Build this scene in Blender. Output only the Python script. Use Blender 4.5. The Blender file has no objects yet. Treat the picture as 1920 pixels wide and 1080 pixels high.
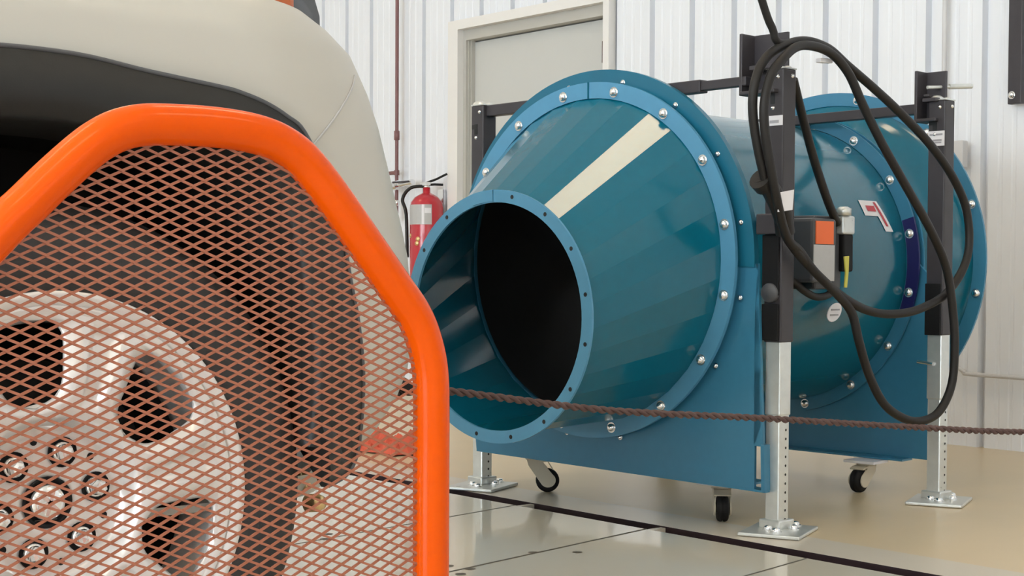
import bpy, bmesh, math, random
from mathutils import Vector, Matrix
random.seed(7)
sc = bpy.context.scene
COL = sc.collection
PI = math.pi
rad = math.radians

# ------------------------------------------------------------------ camera
cd = bpy.data.cameras.new('camera'); cam = bpy.data.objects.new('camera', cd); COL.objects.link(cam)
RX = (0.761, -0.017, 0.648); RY = (-0.649, -0.027, 0.761); RZ = (0.005, -0.999, -0.031)
right = Vector((RX[0], RY[0], RZ[0])).normalized()
fwd = Vector((RX[2], RY[2], RZ[2])); fwd = (fwd - right * fwd.dot(right)).normalized()
up = right.cross(fwd)
m = Matrix((right, up, -fwd)).transposed().to_4x4(); m.translation = Vector((0, 0, 0.70))
cam.matrix_world = m
cd.sensor_width = 36; cd.lens = 2850 / 1920 * 36; cd.shift_y = 64 / 1920
cd.clip_start = 0.05; cd.clip_end = 60
sc.camera = cam

# ------------------------------------------------------------------ world, exposure
w = bpy.data.worlds.new('world'); sc.world = w; w.use_nodes = True
bg = w.node_tree.nodes['Background']; bg.inputs[0].default_value = (0.9, 0.95, 1, 1); bg.inputs[1].default_value = 0.2
vs = sc.view_settings
vs.view_transform = 'Standard'; vs.look = 'None'; vs.gamma = 1; vs.use_curve_mapping = False
vs.exposure = 0.96
LAMP = 8.0          # radiance of the ceiling lamps' lenses

# ------------------------------------------------------------------ helpers
def srgb(r, g, b):
    f = lambda c: (c / 255 / 12.92) if c / 255 <= 0.04045 else ((c / 255 + 0.055) / 1.055) ** 2.4
    return (f(r), f(g), f(b), 1)

def mat(name, col, rough=0.5, metal=0.0, coat=0.0, var=0.0, scale=8.0, bump=0.0, bscale=200.0, spec=0.5, rvar=0.0, emit=None):
    M = bpy.data.materials.new(name); M.use_nodes = True
    nt = M.node_tree; N = nt.nodes; B = N['Principled BSDF']
    B.inputs['Base Color'].default_value = col
    B.inputs['Roughness'].default_value = rough
    B.inputs['Metallic'].default_value = metal
    B.inputs['Coat Weight'].default_value = coat
    B.inputs['Coat Roughness'].default_value = 0.05
    B.inputs['Specular IOR Level'].default_value = spec
    tc = N.new('ShaderNodeTexCoord')
    if var or rvar:
        nz = N.new('ShaderNodeTexNoise'); nz.inputs['Scale'].default_value = scale; nz.inputs['Detail'].default_value = 6
        nt.links.new(tc.outputs['Object'], nz.inputs['Vector'])
        if var:
            mx = N.new('ShaderNodeMix'); mx.data_type = 'RGBA'
            mx.inputs['A'].default_value = tuple(c * (1 - var) for c in col[:3]) + (1,)
            mx.inputs['B'].default_value = tuple(min(1, c * (1 + var)) for c in col[:3]) + (1,)
            nt.links.new(nz.outputs['Fac'], mx.inputs['Factor'])
            nt.links.new(mx.outputs['Result'], B.inputs['Base Color'])
        if rvar:
            mr = N.new('ShaderNodeMapRange'); mr.inputs['To Min'].default_value = max(0, rough - rvar); mr.inputs['To Max'].default_value = rough + rvar
            nt.links.new(nz.outputs['Fac'], mr.inputs['Value']); nt.links.new(mr.outputs['Result'], B.inputs['Roughness'])
    if bump:
        n2 = N.new('ShaderNodeTexNoise'); n2.inputs['Scale'].default_value = bscale; n2.inputs['Detail'].default_value = 3
        bp = N.new('ShaderNodeBump'); bp.inputs['Strength'].default_value = bump; bp.inputs['Distance'].default_value = 0.002
        nt.links.new(tc.outputs['Object'], n2.inputs['Vector']); nt.links.new(n2.outputs['Fac'], bp.inputs['Height'])
        nt.links.new(bp.outputs['Normal'], B.inputs['Normal'])
    if emit:
        B.inputs['Emission Color'].default_value = col; B.inputs['Emission Strength'].default_value = emit
    return M

M_wall = mat('white_steel_panel', (0.80, 0.83, 0.88, 1), 0.45, var=0.03, scale=2)
M_wallplain = mat('white_liner', (0.78, 0.78, 0.78, 1), 0.6, var=0.03, scale=2)
M_ceil = mat('white_ceiling', (0.80, 0.80, 0.79, 1), 0.7, var=0.03)
M_trim = mat('white_trim', (0.80, 0.79, 0.77, 1), 0.4, var=0.02)
M_frame = mat('grey_door_frame', (0.50, 0.49, 0.45, 1), 0.45, var=0.03)
M_door = mat('grey_door_paint', (0.57, 0.58, 0.56, 1), 0.45, var=0.03, scale=3)
M_hinge = mat('bronze_hinge', (0.10, 0.06, 0.05, 1), 0.4, metal=0.6, var=0.1)
M_tan = mat('tan_coated_concrete', (0.64, 0.52, 0.335, 1), 0.30, var=0.05, scale=5, rvar=0.0)
M_strip = mat('pale_concrete', (0.60, 0.55, 0.46, 1), 0.28, var=0.05, scale=5)
M_plate = mat('pale_floor_plate', (0.66, 0.62, 0.52, 1), 0.12, coat=0.35, var=0.03, scale=4)
M_slot = mat('dark_slot', (0.022, 0.008, 0.012, 1), 0.7, var=0.2)
M_seam = mat('floor_seam', (0.10, 0.09, 0.07, 1), 0.6, var=0.2)
M_teal = mat('teal_gloss_paint', (0.002, 0.128, 0.205, 1), 0.15, coat=0.16, spec=0.42, var=0.07, scale=40, bump=0.02, bscale=300)
M_teallit = mat('teal_paint_lit', (0.042, 0.205, 0.345, 1), 0.28, var=0.07, scale=40, bump=0.03, bscale=300)  # the fan's teal paint in a lighter tone, light put into the colour
M_tealshade = mat('teal_paint_shaded', (0.012, 0.150, 0.245, 1), 0.28, var=0.06, scale=30)  # same teal paint in a darker tone, shade put into the colour
M_tealsheen = mat('teal_paint_sheen', (0.095, 0.310, 0.500, 1), 0.28, var=0.06, scale=30)  # lighter, bluer teal with the rings' glossy sheen in the base colour
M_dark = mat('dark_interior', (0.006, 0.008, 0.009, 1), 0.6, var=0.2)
M_zinc = mat('zinc_bolt', (0.82, 0.83, 0.84, 1), 0.18, metal=1.0, var=0.05, scale=60)
M_galv = mat('galvanised_steel', (0.68, 0.70, 0.68, 1), 0.32, metal=0.6, var=0.14, scale=35, rvar=0.1)
M_black = mat('black_painted_steel', (0.048, 0.044, 0.050, 1), 0.42, var=0.15, scale=30, spec=0.35)
M_blackmatte = mat('matte_black', (0.008, 0.008, 0.009, 1), 0.6, var=0.15, scale=30, spec=0.25)
M_rubber = mat('black_cable_rubber', (0.014, 0.012, 0.011, 1), 0.5, var=0.15, scale=50, spec=0.35)
M_label = mat('white_label', (0.80, 0.79, 0.82, 1), 0.5, var=0.02)
M_labeltxt = mat('label_grey', (0.36, 0.35, 0.38, 1), 0.5, var=0.05)
M_red = mat('label_red', (0.50, 0.05, 0.07, 1), 0.5, var=0.05)
M_orangelab = mat('orange_label', (0.90, 0.17, 0.04, 1), 0.5, var=0.04)
M_greylab = mat('silver_label', (0.48, 0.48, 0.48, 1), 0.45, var=0.06, scale=80)
M_yellow = mat('yellow_tag', (0.65, 0.60, 0.10, 1), 0.5, var=0.1)
M_box = mat('grey_box', (0.070, 0.072, 0.080, 1), 0.4, var=0.1)
M_cream = mat('cream_caster_fork', (0.62, 0.56, 0.44, 1), 0.45, var=0.05)
M_tyre = mat('tyre_rubber', (0.020, 0.018, 0.018, 1), 0.62, var=0.2, scale=40, bump=0.15, bscale=150)
M_orange = mat('orange_gloss_paint', (0.76, 0.088, 0.0003, 1), 0.22, coat=0.06, spec=0.14, var=0.03, scale=60)
M_mesh = mat('salmon_mesh_paint', (0.36, 0.120, 0.066, 1), 0.45, var=0.08, scale=60)
M_white = mat('white_car_paint', (0.51, 0.495, 0.445, 1), 0.42, coat=0.06, var=0.02, scale=3)
M_flare = mat('black_flare_plastic', (0.016, 0.016, 0.015, 1), 0.45, var=0.15, scale=60, bump=0.1, bscale=500, spec=0.35)
M_liner = mat('black_wheel_liner', (0.006, 0.006, 0.006, 1), 0.8, var=0.2)
M_alloy = mat('silver_alloy', (0.72, 0.69, 0.67, 1), 0.30, metal=0.30, coat=0.25, var=0.03, scale=20)
M_chrome = mat('chrome', (0.85, 0.84, 0.82, 1), 0.16, metal=0.75, var=0.02)
M_lamp = mat('dark_lamp_lens', (0.02, 0.02, 0.022, 1), 0.12, coat=0.5, var=0.1)
M_amber = mat('amber_lens', (0.45, 0.10, 0.02, 1), 0.2, coat=0.4, var=0.1)
M_glass = mat('tinted_glass', (0.02, 0.025, 0.03, 1), 0.05, var=0.05)
M_extred = mat('extinguisher_red', (0.50, 0.020, 0.035, 1), 0.25, coat=0.4, var=0.04)
M_pipe = mat('oxide_red_pipe', (0.20, 0.09, 0.09, 1), 0.45, var=0.15, scale=20)
M_navy = mat('navy_strip', (0.006, 0.006, 0.10, 1), 0.4, var=0.1)
M_brass = mat('brass', (0.70, 0.50, 0.25, 1), 0.3, metal=0.9, var=0.1)
M_rope = mat('maroon_rope', (0.080, 0.042, 0.036, 1), 0.65, var=0.3, scale=60)
M_cloth = mat('orange_red_strap', (0.62, 0.10, 0.05, 1), 0.7, var=0.15, scale=30)
M_cond = mat('grey_conduit', (0.60, 0.60, 0.61, 1), 0.4, var=0.05)
M_lens = mat('lamp_lens', (1.0, 0.90, 0.77, 1), 0.5, emit=LAMP, var=0.01)
M_lens.node_tree.nodes['Principled BSDF'].inputs['Emission Color'].default_value = (1.0, 0.76, 0.48, 1)
M_housing = mat('white_lamp_housing', (0.75, 0.75, 0.75, 1), 0.5, var=0.02)

class MB:
    """collects faces into ONE mesh object"""
    def __init__(s, xf=None): s.v = []; s.f = []; s.mi = []; s.xf = xf; s.m = 0; s.sm = []
    def _add(s, vs, fs, smooth=False):
        b = len(s.v)
        s.v += [Vector(p) for p in vs]
        for f in fs: s.f.append([b + i for i in f]); s.mi.append(s.m); s.sm.append(smooth)
        return s
    def box(s, c, d, rot=None):
        x, y, z = (k / 2 for k in d)
        P = [Vector((i, j, k)) for i in (-x, x) for j in (-y, y) for k in (-z, z)]
        if rot is not None: P = [rot @ p for p in P]
        P = [p + Vector(c) for p in P]
        return s._add(P, [(0, 1, 3, 2), (4, 6, 7, 5), (0, 4, 5, 1), (2, 3, 7, 6), (0, 2, 6, 4), (1, 5, 7, 3)])
    def bbox(s, c, d, r=0.004, rot=None):
        """box with chamfered edges"""
        bm = bmesh.new(); bmesh.ops.create_cube(bm, size=1)
        for v in bm.verts: v.co = Vector((v.co.x * d[0], v.co.y * d[1], v.co.z * d[2]))
        bmesh.ops.bevel(bm, geom=bm.edges[:], offset=r, segments=2, affect='EDGES', profile=0.5)
        bm.verts.index_update()
        P = [((rot @ v.co) if rot is not None else v.co) + Vector(c) for v in bm.verts]
        F = [[v.index for v in f.verts] for f in bm.faces]; bm.free()
        return s._add(P, F)
    def tube(s, path, r, n=16, closed=False, caps=True, rfun=None):
        P = [Vector(p) for p in path]; L = len(P); rings = []
        ref = None
        for i in range(L):
            if closed: t = P[(i + 1) % L] - P[i - 1]
            else: t = P[min(i + 1, L - 1)] - P[max(i - 1, 0)]
            t.normalize()
            if ref is None:
                ref = t.orthogonal().normalized()
            ref = (ref - t * ref.dot(t)).normalized()
            b = t.cross(ref)
            rr = rfun(i / (L - 1)) if rfun else r
            rings.append([P[i] + (ref * math.cos(2 * PI * k / n) + b * math.sin(2 * PI * k / n)) * rr for k in range(n)])
        vs = [p for rg in rings for p in rg]; fs = []
        for i in range(L if closed else L - 1):
            j = (i + 1) % L
            for k in range(n): fs.append((i * n + k, i * n + (k + 1) % n, j * n + (k + 1) % n, j * n + k))
        s._add(vs, fs, True)
        if caps and not closed:
            s._add(rings[0], [list(range(n))[::-1]]); s._add(rings[-1], [list(range(n))])
        return s
    def lathe(s, prof, o, ax, n=48, smooth=True, ang0=0.0, close=False):
        """prof = [(r, h)], revolved about the axis ax through o"""
        ax = Vector(ax).normalized(); a = ax.orthogonal().normalized(); b = ax.cross(a); o = Vector(o)
        vs = []; fs = []
        for (r, h) in prof:
            for k in range(n):
                t = ang0 + 2 * PI * k / n
                vs.append(o + ax * h + (a * math.cos(t) + b * math.sin(t)) * r)
        L = len(prof)
        for i in range(L if close else L - 1):
            j = (i + 1) % L
            for k in range(n): fs.append((i * n + k, i * n + (k + 1) % n, j * n + (k + 1) % n, j * n + k))
        return s._add(vs, fs, smooth)
    def prism(s, poly, fn, h0, h1):
        """poly of 2-D points, fn(a, b, h) -> 3-D point"""
        n = len(poly)
        vs = [fn(a, b, h0) for a, b in poly] + [fn(a, b, h1) for a, b in poly]
        fs = [list(range(n))[::-1], list(range(n, 2 * n))] + [(k, (k + 1) % n, n + (k + 1) % n, n + k) for k in range(n)]
        return s._add(vs, fs)
    def grid(s, rows, smooth=True, closed=False):
        n = len(rows[0]); vs = [p for r in rows for p in r]; fs = []
        for i in range(len(rows) - 1):
            for k in range(n if closed else n - 1):
                fs.append((i * n + k, i * n + (k + 1) % n, (i + 1) * n + (k + 1) % n, (i + 1) * n + k))
        return s._add(vs, fs, smooth)
    def build(s, name, mats, parent=None, local=False, mods=None):
        me = bpy.data.meshes.new(name)
        off = Vector((0, 0, 0)); inv = None
        if parent is not None and not local:
            r = parent
            while r.parent: r = r.parent
            inv = (Matrix.Translation(r.location) @ r.rotation_euler.to_matrix().to_4x4()).inverted()
        V = [(inv @ p) if inv else p for p in s.v]
        me.from_pydata([tuple(p) for p in V], [], s.f)
        if not isinstance(mats, (list, tuple)): mats = [mats]
        for m_ in mats: me.materials.append(m_)
        for p, i, sm in zip(me.polygons, s.mi, s.sm): p.material_index = i; p.use_smooth = sm
        bm = bmesh.new(); bm.from_mesh(me); bmesh.ops.recalc_face_normals(bm, faces=bm.faces[:]); bm.to_mesh(me); bm.free()
        me.update()
        o = bpy.data.objects.new(name, me); COL.objects.link(o)
        if parent is not None: o.parent = parent
        for md in (mods or []):
            q = o.modifiers.new(md[0], md[0])
            for k, v in md[1].items(): setattr(q, k, v)
        return o

def thing(name, label, cat, loc=(0, 0, 0), rz=0.0, group=None):
    o = bpy.data.objects.new(name, None); COL.objects.link(o); o.empty_display_size = 0.1
    o.location = loc; o.rotation_euler = (0, 0, rz); tag(o, label, cat, group); return o
def tag(o, label, cat, group=None):
    o['label'] = label; o['category'] = cat
    if group: o['group'] = group
    return o
def struct(o): o['kind'] = 'structure'; return o
def copy_part(src, parent, loc=None, rot=None):
    c = src.copy(); COL.objects.link(c); c.parent = parent
    if loc is not None: c.location = loc
    if rot is not None: c.rotation_euler = rot
    return c
def copy_tree(o, parent=None):
    kids = [k for k in o.children]
    c = o.copy(); COL.objects.link(c); c.parent = parent
    for k in kids: copy_tree(k, c)
    return c
def catmull(P, n=8, closed=False):
    P = [Vector(p) for p in P]; out = []
    L = len(P)
    for i in range(L if closed else L - 1):
        if closed: a, b, c, d = P[i - 1], P[i], P[(i + 1) % L], P[(i + 2) % L]
        else: a, b, c, d = P[max(i - 1, 0)], P[i], P[i + 1], P[min(i + 2, L - 1)]
        for k in range(n):
            t = k / n
            out.append(0.5 * ((2 * b) + (c - a) * t + (2 * a - 5 * b + 4 * c - d) * t * t + (3 * b - a - 3 * c + d) * t ** 3))
    if not closed: out.append(P[-1])
    return out

# ================================================================== ROOM
WX = 5.514; HC = 4.6
Y0, Y1, X0 = -6.0, 10.0, -6.0
# floor: near plates | slot | pale strip | tan concrete
f = MB()
SX0, SX1, TX = 2.998, 3.070, 3.25
def fquad(b, x0, x1, y0, y1, z=0.0): b._add([(x0, y0, z), (x1, y0, z), (x1, y1, z), (x0, y1, z)], [(0, 1, 2, 3)])
f.m = 0; fquad(f, X0, SX0, Y0, Y1)
f.m = 1; fquad(f, SX1, TX, Y0, Y1)
f.m = 2; fquad(f, TX, WX + 0.2, Y0, Y1)
f.m = 3; fquad(f, SX0, SX1, Y0, Y1, -0.05)
f._add([(SX0, Y0, 0), (SX0, Y1, 0), (SX0, Y1, -.05), (SX0, Y0, -.05)], [(0, 1, 2, 3)])
f._add([(SX1, Y0, 0), (SX1, Y1, 0), (SX1, Y1, -.05), (SX1, Y0, -.05)], [(0, 1, 2, 3)])
f.m = 1
yb = -5.4
bridges = [2.943 + 0.555 * k for k in range(0, 12)]
for y in bridges:
    f._add([(SX0, y - .009, -.004), (SX1, y - .009, -.004), (SX1, y + .009, -.004), (SX0, y + .009, -.004)], [(0, 1, 2, 3)])
    f._add([(SX0, y - .009, -.004), (SX1, y - .009, -.004), (SX1, y - .009, -.05), (SX0, y - .009, -.05)], [(0, 1, 2, 3)])
f.m = 4
def seam(p, q, wd=0.006):
    p = Vector(p); q = Vector(q); d = (q - p).normalized(); nrm = Vector((-d.y, d.x, 0)) * wd / 2
    f._add([p - nrm, q - nrm, q + nrm, p + nrm], [(0, 1, 2, 3)])
seam((1.60, 2.70, .0006), (SX0, 2.940, .0006), 0.008)
seam((1.60, 3.255, .0006), (SX0, 3.495, .0006), 0.006)
seam((1.60, 2.14, .0006), (SX0, 2.38, .0006), 0.006)
for (x, y) in ((2.245, 2.862), (2.262, 2.80), (2.205, 2.765), (2.610, 2.800), (2.520, 2.868), (2.22, 3.36), (2.27, 3.42)):
    f._add([(x + .013 * math.cos(2 * PI * k / 16), y + .013 * math.sin(2 * PI * k / 16), .0008) for k in range(16)], [list(range(16))])
fl = struct(f.build('floor', [M_plate, M_strip, M_tan, M_slot, M_seam]))

# ribbed front wall with a door opening
def wall_profile(y0, y1):
    pts = []
    k = -12
    ys = [7.015 - 0.271 * k for k in range(-13, 50)]
    def h(y):
        v = 0.0
        for c in ys:
            d = abs(y - c)
            if d < 0.0181: return -0.034 * min(1, (0.0181 - d) / 0.0060)
            for o in (0.075, 0.136, 0.197):
                d2 = abs(y - c - o)
                if d2 < 0.012: v = min(v, -0.0030 * min(1, (0.012 - d2) / 0.006))
        return v
    br = {y0, y1}
    for c in ys:
        for q in (-.0181, -.0121, .0121, .0181): br.add(c + q)
        for o in (.075, .136, .197):
            for q in (-.012, -.006, .006, .012): br.add(c + o + q)
    return [(y, h(y)) for y in sorted(b for b in br if y0 <= b <= y1)]
DY0, DY1, DZ = 5.703, 6.909, 2.112     # door opening
wl = MB()
def wall_panel(y0, y1, z0, z1):
    pr = wall_profile(y0, y1)
    wl.grid([[Vector((WX - hh, y, z)) for y, hh in pr] for z in (z0, z1)], smooth=False)
wall_panel(Y0, DY0, 0, HC); wall_panel(DY1, Y1, 0, HC); wall_panel(DY0, DY1, DZ, HC)
struct(wl.build('wall_front', M_wall))
b = MB(); b._add([(X0, Y1, 0), (WX, Y1, 0), (WX, Y1, HC), (X0, Y1, HC)], [(0, 1, 2, 3)]); struct(b.build('wall_left', M_wallplain))
b = MB(); b._add([(X0, Y0, 0), (WX, Y0, 0), (WX, Y0, HC), (X0, Y0, HC)], [(0, 1, 2, 3)]); struct(b.build('wall_right', M_wallplain))
b = MB(); b._add([(X0, Y0, 0), (X0, Y1, 0), (X0, Y1, HC), (X0, Y0, HC)], [(0, 1, 2, 3)]); struct(b.build('wall_back', M_wallplain))
b = MB(); b._add([(X0, Y0, HC), (WX, Y0, HC), (WX, Y1, HC), (X0, Y1, HC)], [(0, 1, 2, 3)]); struct(b.build('ceiling', M_ceil))
# translucent daylight panels in the back wall, and an added fill light in the right wall
def daylight(name, axis, c, wd, z0, z1, n, strength, at):
    M_ = mat('daylit_' + name, (0.83, 0.92, 1.0, 1), 0.4, emit=strength, var=0.01)
    b = MB()
    fr_ = MB()
    P_ = (lambda a, z, d: (at + d, a, z)) if axis == 'x' else (lambda a, z, d: (a, at + d, z))
    b.prism([(c - wd / 2, z0), (c + wd / 2, z0), (c + wd / 2, z1), (c - wd / 2, z1)], lambda a, z, h: Vector(P_(a, z, h)), .02, .03)
    for k in range(n + 1):
        a_ = c - wd / 2 + wd * k / n; fr_.prism([(a_ - .04, z0 - .06), (a_ + .04, z0 - .06), (a_ + .04, z1 + .06), (a_ - .04, z1 + .06)], lambda a, z, h: Vector(P_(a, z, h)), .01, .06)
    for z in (z0, (z0 + z1) / 2, z1): fr_.prism([(c - wd / 2, z - .04), (c + wd / 2, z - .04), (c + wd / 2, z + .04), (c - wd / 2, z + .04)], lambda a, z_, h: Vector(P_(a, z_, h)), .01, .06)
    o = fr_.build(name, M_trim); struct(o); b.build('pane', M_, o, local=True); return o
daylight('window_1', 'x', 1.5, 7.0, .25, 3.4, 7, 6.0, X0)
daylight('added_fill_panel', 'y', -.5, 7.0, 1.2, 3.2, 7, 0.5, Y0)  # unseen glowing panel added to brighten the wheel side
# door trim, frame, slab
t = MB()
t.box((WX - .018, DY1 + .045, DZ / 2), (.050, .09, DZ))
t.box((WX - .018, DY0 - .022, DZ / 2), (.050, .044, DZ))
t.box((WX - .018, (DY0 + DY1) / 2 + .023, DZ + .027), (.050, DY1 - DY0 + .134, .054))
struct(t.build('trim_1', M_trim))
d = thing('door_1', 'grey steel door in the white ribbed wall behind the blue fan', 'door', (WX + .06, (DY0 + DY1) / 2, 0))
d['kind'] = 'structure'
q = MB()
fw = 0.025
q.box((WX + .05, DY1 - fw / 2, DZ / 2 - .03), (.10, fw, DZ - .06)); q.box((WX + .05, DY0 + fw / 2, DZ / 2 - .03), (.10, fw, DZ - .06))
q.box((WX + .05, (DY0 + DY1) / 2, DZ - .030), (.10, DY1 - DY0, .060))
q.box((WX + .045, DY1 - fw - .007, DZ / 2 - .03), (.03, .014, DZ - .06))
q.box((WX + .045, DY1 - fw - .003, DZ / 2 - .03), (.06, .006, DZ - .06))
q.build('door_frame', M_frame, d)
q = MB(); q.box((WX + .080, (DY0 + DY1) / 2, (DZ - .066) / 2 + .003), (.045, DY1 - DY0 - .056, DZ - .076)); q.build('door_slab', M_door, d)
def hinge(z):
    h = MB(); h.tube([(WX + .004, DY0 + .036, z - .055), (WX + .004, DY0 + .036, z + .055)], .013, 12)
    h.box((WX + .030, DY0 + .030, z), (.052, .008, .110)); return h.build('hinge', M_hinge, d)
for z in (1.862, 1.05, 0.25): hinge(z)

# ceiling lamps
proto = None
lamp_spots = [(x, y) for x in (-3.6, -0.35, 2.98) for y in (-4.6, -0.75, 3.08, 7.95)]
def lamp_label(x, y):
    return 'white linear ceiling lamp hanging %s' % {(-3.6): 'at the back of the hall', -0.35: 'above the vehicle bay', 2.98: 'above the fan bay'}[x]
for i, (x, y) in enumerate(lamp_spots):
    if proto is None:
        proto = thing('ceiling_lamp', lamp_label(x, y), 'ceiling lamp', (x, y, HC - .22), group='linear ceiling lamps')
        h = MB(); h.box((0, 0, .045), (1.26, .40, .06)); h.box((0, -.19, .0), (1.26, .02, .05)); h.box((0, .19, 0), (1.26, .02, .05)); h.box((.62, 0, 0), (.02, .36, .05)); h.box((-.62, 0, 0), (.02, .36, .05))
        h.build('housing', M_housing, proto, local=True)
        h = MB(); h.box((0, 0, .005), (1.20, .34, .012)); h.build('lens', M_lens, proto, local=True)
        for hx in (-.5, .5): h = MB(); h.tube([(hx, 0, .07), (hx, 0, .22)], .004, 8); h.build('hanger', M_zinc, proto, local=True)
        o = proto
    else:
        o = copy_tree(proto); o.location = (x, y, HC - .22); o['label'] = lamp_label(x, y)
    o['group'] = 'linear ceiling lamps ' + {-3.6: 'at the back', -0.35: 'over the vehicle', 2.98: 'over the fan'}[x]

# ================================================================== FAN
FA = Vector((3.11, 3.29, 0)); FY = 0.12
fan = thing('blower_fan', 'large teal blower fan with a cone nozzle on casters between black posts', 'fan', FA, FY)
def FL(p):     # world -> fan local
    return Matrix.Rotation(-FY, 4, 'Z') @ (Vector(p) - FA)
ZC = 0.744
def ring_pts(s_, uc, zc, R, n, a0=0.0): return [Vector((s_, uc + R * math.cos(a0 + 2 * PI * k / n), zc + R * math.sin(a0 + 2 * PI * k / n))) for k in range(n)]
def annulus(b, s0, s1, uc, zc, r0, r1, n=96):
    R = [ring_pts(s0, uc, zc, r0, n), ring_pts(s0, uc, zc, r1, n), ring_pts(s1, uc, zc, r1, n), ring_pts(s1, uc, zc, r0, n), ring_pts(s0, uc, zc, r0, n)]
    b.grid(R, smooth=False, closed=True); return b
# cone of bent sheet: 32 flat facets, eccentric
NZ = 0.584; a0 = rad(5.625)
b = MB()
b.grid([ring_pts(-.408, 0, NZ, .330, 32, a0), ring_pts(-.006, 0, ZC, .480, 32, a0)], smooth=False, closed=True)
b.grid([ring_pts(-.408, 0, NZ, .326, 32, a0), ring_pts(-.006, 0, ZC, .476, 32, a0)], smooth=False, closed=True)
b.build('nozzle_cone', M_teal, fan, local=True)
b = MB(); annulus(b, -.414, -.406, 0, NZ, .317, .352)
b.m = 1
for k in range(16):
    t_ = rad(11.25 + 22.5 * k); c = Vector((-.4146, .336 * math.cos(t_), NZ + .336 * math.sin(t_)))
    b._add([c + Vector((0, .0060 * math.cos(2 * PI * j / 12), .0060 * math.sin(2 * PI * j / 12))) for j in range(12)], [list(range(12))])
nr = b.build('nozzle_ring', [M_tealsheen, M_dark], fan, local=True)
b = MB()   # lapped end of the rolled ring
n_ = 8; rows = []
for s_, r in ((-.4165, .320), (-.4165, .352)):
    rows.append([Vector((s_, r * math.cos(rad(89 - 14 * j / n_)), NZ + r * math.sin(rad(89 - 14 * j / n_)))) for j in range(n_ + 1)])
rows.append([p + Vector((.004, 0, 0)) for p in rows[1]]); rows.insert(0, [p + Vector((.004, 0, 0)) for p in rows[0]])
b.grid(rows, smooth=False); b.build('ring_lap', M_tealsheen, nr, local=True)
b = MB(); annulus(b, -.012, 0, 0, ZC, .478, .526)
cf = b.build('cone_flange', M_tealsheen, fan, local=True)
b = MB(); b.box((-.0135, .0, ZC + .502), (.004, .004, .048)); b.build('flange_joint', M_teal, cf, local=True)
def bolt_mesh(b, o, ax):
    o = Vector(o); ax = Vector(ax)
    b.lathe([(0.0001, .0), (.0155, .0), (.0155, .003), (.0001, .003)], o, ax, 20, False)
    b.lathe([(.0115, .003), (.0115, .008), (.009, .011), (.004, .0125), (.0001, .013)], o, ax, 12, True)
bb = MB(); bolt_mesh(bb, (0, 0, 0), (-1, 0, 0)); bolt0 = None
def put_bolt(parent, loc, back=False):
    global bolt0
    if bolt0 is None:
        bolt0 = bb.build('bolt', M_zinc, parent, local=True); o = bolt0; o.location = loc
    else: o = copy_part(bolt0, parent, loc)
    if back: o.rotation_euler = (0, 0, PI); o.scale = (1.0, .62, .62)
    return o
for k in range(16):
    t_ = rad(11.25 + 22.5 * k); cu, cz = math.cos(t_), math.sin(t_)
    put_bolt(fan, (-.012, .499 * cu, ZC + .499 * cz))
# front plate: round head over a wide saddle, slotted at its near lower corner
def saddle(outline, zc, rin, s0, s1, name, matl):
    """plate with a round hole; strips between the hole and the outline"""
    b = MB(); n = 96
    inn = [(rin * math.cos(2 * PI * k / n), zc + rin * math.sin(2 * PI * k / n)) for k in range(n)]
    out = []
    for k in range(n):
        t_ = 2 * PI * k / n; dx, dz = math.cos(t_), math.sin(t_); best = None
        for i in range(len(outline)):
            (x0, z0), (x1, z1) = outline[i], outline[(i + 1) % len(outline)]
            ex, ez = x1 - x0, z1 - z0; den = dx * ez - dz * ex
            if abs(den) < 1e-9: continue
            tt = (x0 * ez - (z0 - zc) * ex) / den; uu = (x0 * dz - (z0 - zc) * dx) / den
            if tt > 0 and -1e-6 <= uu <= 1 + 1e-6 and (best is None or tt < best): best = tt
        out.append((best * dx, zc + best * dz))
    # snap the nearest rays to the outline corners
    for c in outline:
        if c[1] < 0.4:
            k = min(range(n), key=lambda q: (out[q][0] - c[0]) ** 2 + (out[q][1] - c[1]) ** 2); out[k] = c
    rows = [[Vector((s_, p[0], p[1])) for p in pts] for s_, pts in ((s0, inn), (s0, out), (s1, out), (s1, inn), (s0, inn))]
    b.grid(rows, smooth=False, closed=True); return b
arc = [(.562 * math.cos(rad(a)), ZC + .562 * math.sin(rad(a))) for a in range(0, 181, 3)]
front_out = arc + [(-.574, .735), (-.590, .2400), (-.5690, .2390), (-.5690, .1145), (.490, .1390)]
b = saddle(front_out, ZC, .470, .026, .036, 'front_plate', M_teallit)
b.prism([(-.592, .240), (-.6035, .240), (-.6065, .1145), (-.5955, .1145)], lambda a, z, h: Vector((h, a, z)), .020, .075)
b.prism([(-.566, .60), (-.574, .735), (-.5965, .235), (-.566, .235)], lambda a, z, h: Vector((h, a, z)), .026, .036)
b.prism([(.49, .1395), (-.6045, .1145), (-.6045, .1085), (.49, .1335)], lambda a, z, h: Vector((h, a, z)), .026, .075)
b.prism([(.49, .1395), (-.500, .1169), (-.500, .1109), (.49, .1335)], lambda a, z, h: Vector((h, a, z)), .075, .20)
fp = b.build('front_plate', M_teallit, fan, local=True)
for k in range(16):
    t_ = rad(11.25 + 22.5 * k); cu, cz = math.cos(t_), math.sin(t_)
    put_bolt(fan, (.036, .500 * cu, ZC + .500 * cz), True)
    put_bolt(fan, (.0215, .530 * cu, ZC + .530 * cz)).scale = (.6, .55, .55)
b = MB(); n_ = 60; A_ = [rad(-3 + 185 * j / n_) for j in range(n_ + 1)]
b.grid([[Vector((s_, r * math.cos(t_), ZC + r * math.sin(t_))) for t_ in A_] for s_, r in ((.0262, .4785), (.0215, .4785), (.0215, .5655), (.0262, .5655), (.0420, .5655))], smooth=False)
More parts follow.
